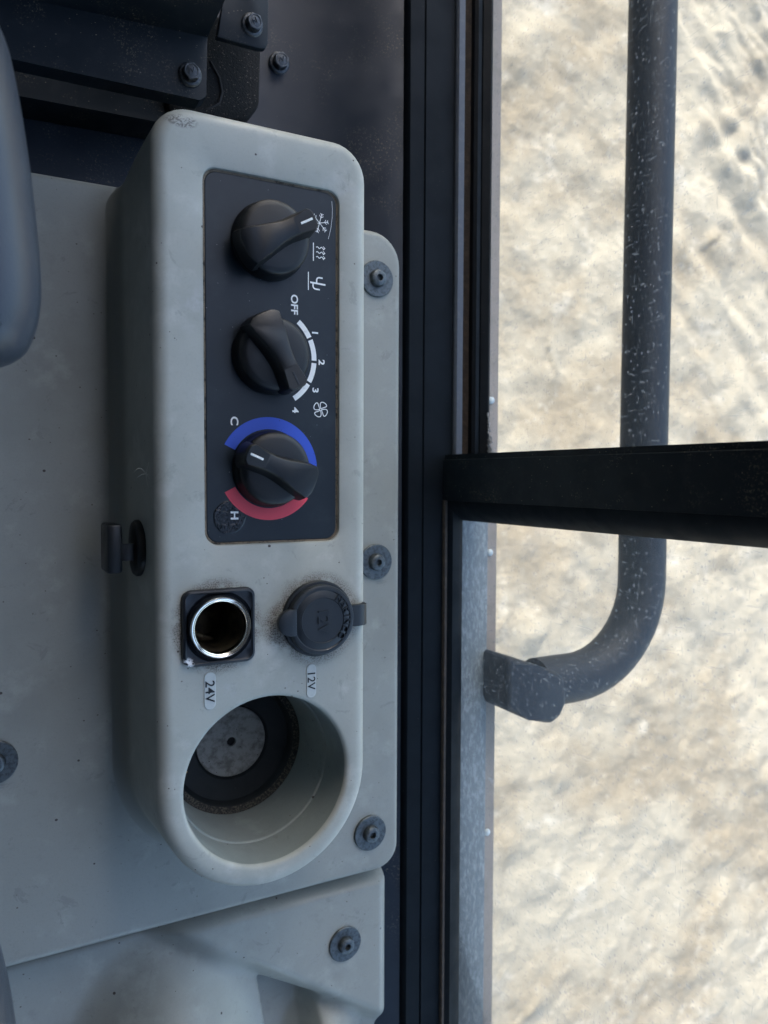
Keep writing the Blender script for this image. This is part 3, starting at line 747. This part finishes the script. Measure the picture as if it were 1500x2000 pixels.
# ---------------------------------------------------------------- steel brackets and bolts, front
def bolt_mesh():
    b = bmesh.new(); lathe(0, 0, [(.0056, -.0005), (.0056, .0008), (.0050, .0015), (.0040, .0017)], 36, bm=b)
    hx = [(.0041 * math.cos(R(60 * k)), .0041 * math.sin(R(60 * k))) for k in range(6)]
    prism(hx, .0012, .0058, .0004, 2, b)
    lathe(0, 0, [(.0033, .0056), (.0033, .0061), (.0028, .0061), (.0028, .0057)], 28, bm=b)
    for k in range(14):
        pass
    tube(b, [(-.0014, -.0008, .0059), (-.0006, .0012, .0060), (.0003, -.0008, .0060), (.0014, .0012, .0059)], .00035, 6)
    return b
BO = []
def bolt(x, y, z, parent, rz=.3, sc=1.0):
    if not BO: o = obj('bolt', bolt_mesh(), mat_bolt.m, None, True, 35); BO.append(o)
    else: o = BO[0].copy(); COL.objects.link(o)
    o.parent = parent; o.matrix_parent_inverse = pinv(parent); o.location = (x, y, z); o.rotation_euler = (R(4), R(-6), rz); o.scale = (sc,) * 3
br = thing('steel_cover', (.06, .20, -.06), 'bent black steel cover plate bolted down ahead of the console', 'cover')
bm = bmesh.new()
# flat flange then bent up to a dark sloping face
z0 = -.050
A = [(-.20, .1800), (.0190, .1812), (.1000, .1824), (.1032, .1850)]
Bv = [(-.20, .2030), (.0256, .2080), (.1000, .2125), (.1036, .2128)]
Cv = [(-.20, .2050, -.020), (.0256, .2105, -.020), (.1000, .2152, -.020), (.1040, .2155, -.020)]
Dv = [(-.20, .2350, .040), (.0256, .2400, .040), (.1000, .2450, .040), (.1040, .2452, .040)]
a0 = ring(bm, [(x, y, z0 - .010) for x, y in A]); a1 = ring(bm, [(x, y + .0003, z0) for x, y in A]); b1 = ring(bm, [(x, y, z0 + .0015) for x, y in Bv]); c1 = ring(bm, Cv); d1 = ring(bm, Dv)
loft(bm, [a0, a1, b1, c1, d1], False)
e = ring(bm, [(.1034, .1850, z0 - .010), (.1037, .2128, z0 - .010), (.1040, .2355, -.020), (.1040, .2652, .040)]); f = [a1[-1], b1[-1], c1[-1], d1[-1]]
loft(bm, [f, e], False)
obj('plate', bm, mat_steel.m, br, True, 25); bolt(.0951, .1931, z0 + .0008, br)
br2 = thing('steel_tab', (.122, .225, -.06), 'small black steel tab with one hex bolt overlapping the foam strip', 'bracket')
obj('plate', prism([(.1085, .2150), (.1120, .2330), (.1150, .2900), (.1362, .2900), (.1350, .2185), (.1335, .2157), (.1300, .2150)], -.054, -.050, .0008, 2), mat_steel.m, br2, True, 30)
bolt(.1265, .2253, -.0502, br2, .9)
fo = obj('foam_strip', prism([(.0900, .1860), (.1000, .1835), (.1320, .1900), (.1390, .1990), (.1405, .2400), (.0900, .2400)], -.098, -.074, .003, 2), mat_foam.m, None, True, 40)
tag(fo, 'gritty black foam block showing between the steel cover and tab', 'foam')
bm = tube(bmesh.new(), [(.1120, .2150, -.0740), (.1165, .2080, -.0738), (.1180, .2010, -.0738), (.1165, .1950, -.0740), (.1100, .1905, -.0745)], .0008, 8); obj('tear', bm, mat_hole.m, fo)
rl = obj('steel_rail', extrude_y([(-.2, 0), (-.2, 0)], 0, .001) if False else prism([(-.20, .1770), (.0202, .1795), (.0930, .1815), (.1300, .1885), (.1320, .1960), (-.20, .1960)], -.104, -.080, .002, 2), mat_steel.m, None, True, 30)
tag(rl, 'dusty black steel rail under the edge of the cover plate', 'rail')
bolt(.1600, .2390, -.1022, wall, .4, 1.1)

# ---------------------------------------------------------------- pads at the operator's side
def pad(name, outline, zc, th, label, cat, mat):
    """cushion: outline inset along a half-round profile"""
    bm = bmesh.new(); rs = []; n = len(outline)
    c = Vector((sum(p[0] for p in outline) / n, sum(p[1] for p in outline) / n))
    def off(d):
        out = []
        for i in range(n):
            p = Vector(outline[i]); t = (Vector(outline[(i + 1) % n]) - Vector(outline[i - 1])).normalized()
            out.append(p + Vector((-t.y, t.x)) * d)
        return out
    rr = th / 2
    for k in range(15):
        a = R(-90 + 180 * k / 14); rs.append(ring(bm, [(p.x, p.y, zc + rr * math.sin(a)) for p in off(rr * .8 * (1 - math.cos(a)))]))
    loft(bm, rs); bm.faces.new(rs[0]); bm.faces.new(rs[-1])
    return tag(obj(name, bm, mat.m, None, True, 70), label, cat)
def smooth_poly(pts, it=3):
    for _ in range(it):
        q = []
        for i in range(len(pts)):
            a, b = Vector(pts[i]), Vector(pts[(i + 1) % len(pts)]); q += [tuple(a * .75 + b * .25), tuple(a * .25 + b * .75)]
        pts = q
    return pts
pad('armrest', smooth_poly([(-.12, .190), (-.12, .030), (-.05, .0300), (.012, .0325), (.0215, .052), (.0205, .080), (.0165, .118), (.0100, .150), (-.03, .190)], 3), .045, .042, 'slate grey padded armrest with rounded end above the deck', 'armrest', mat_arm)
pad('seat_cushion', smooth_poly([(-.15, -.120), (-.15, -.30), (.012, -.30), (.0120, -.22), (.0060, -.170), (-.01, -.120)], 3), .02, .04, 'slate grey cushion edge beside the rear trim panel', 'cushion', mat_arm)
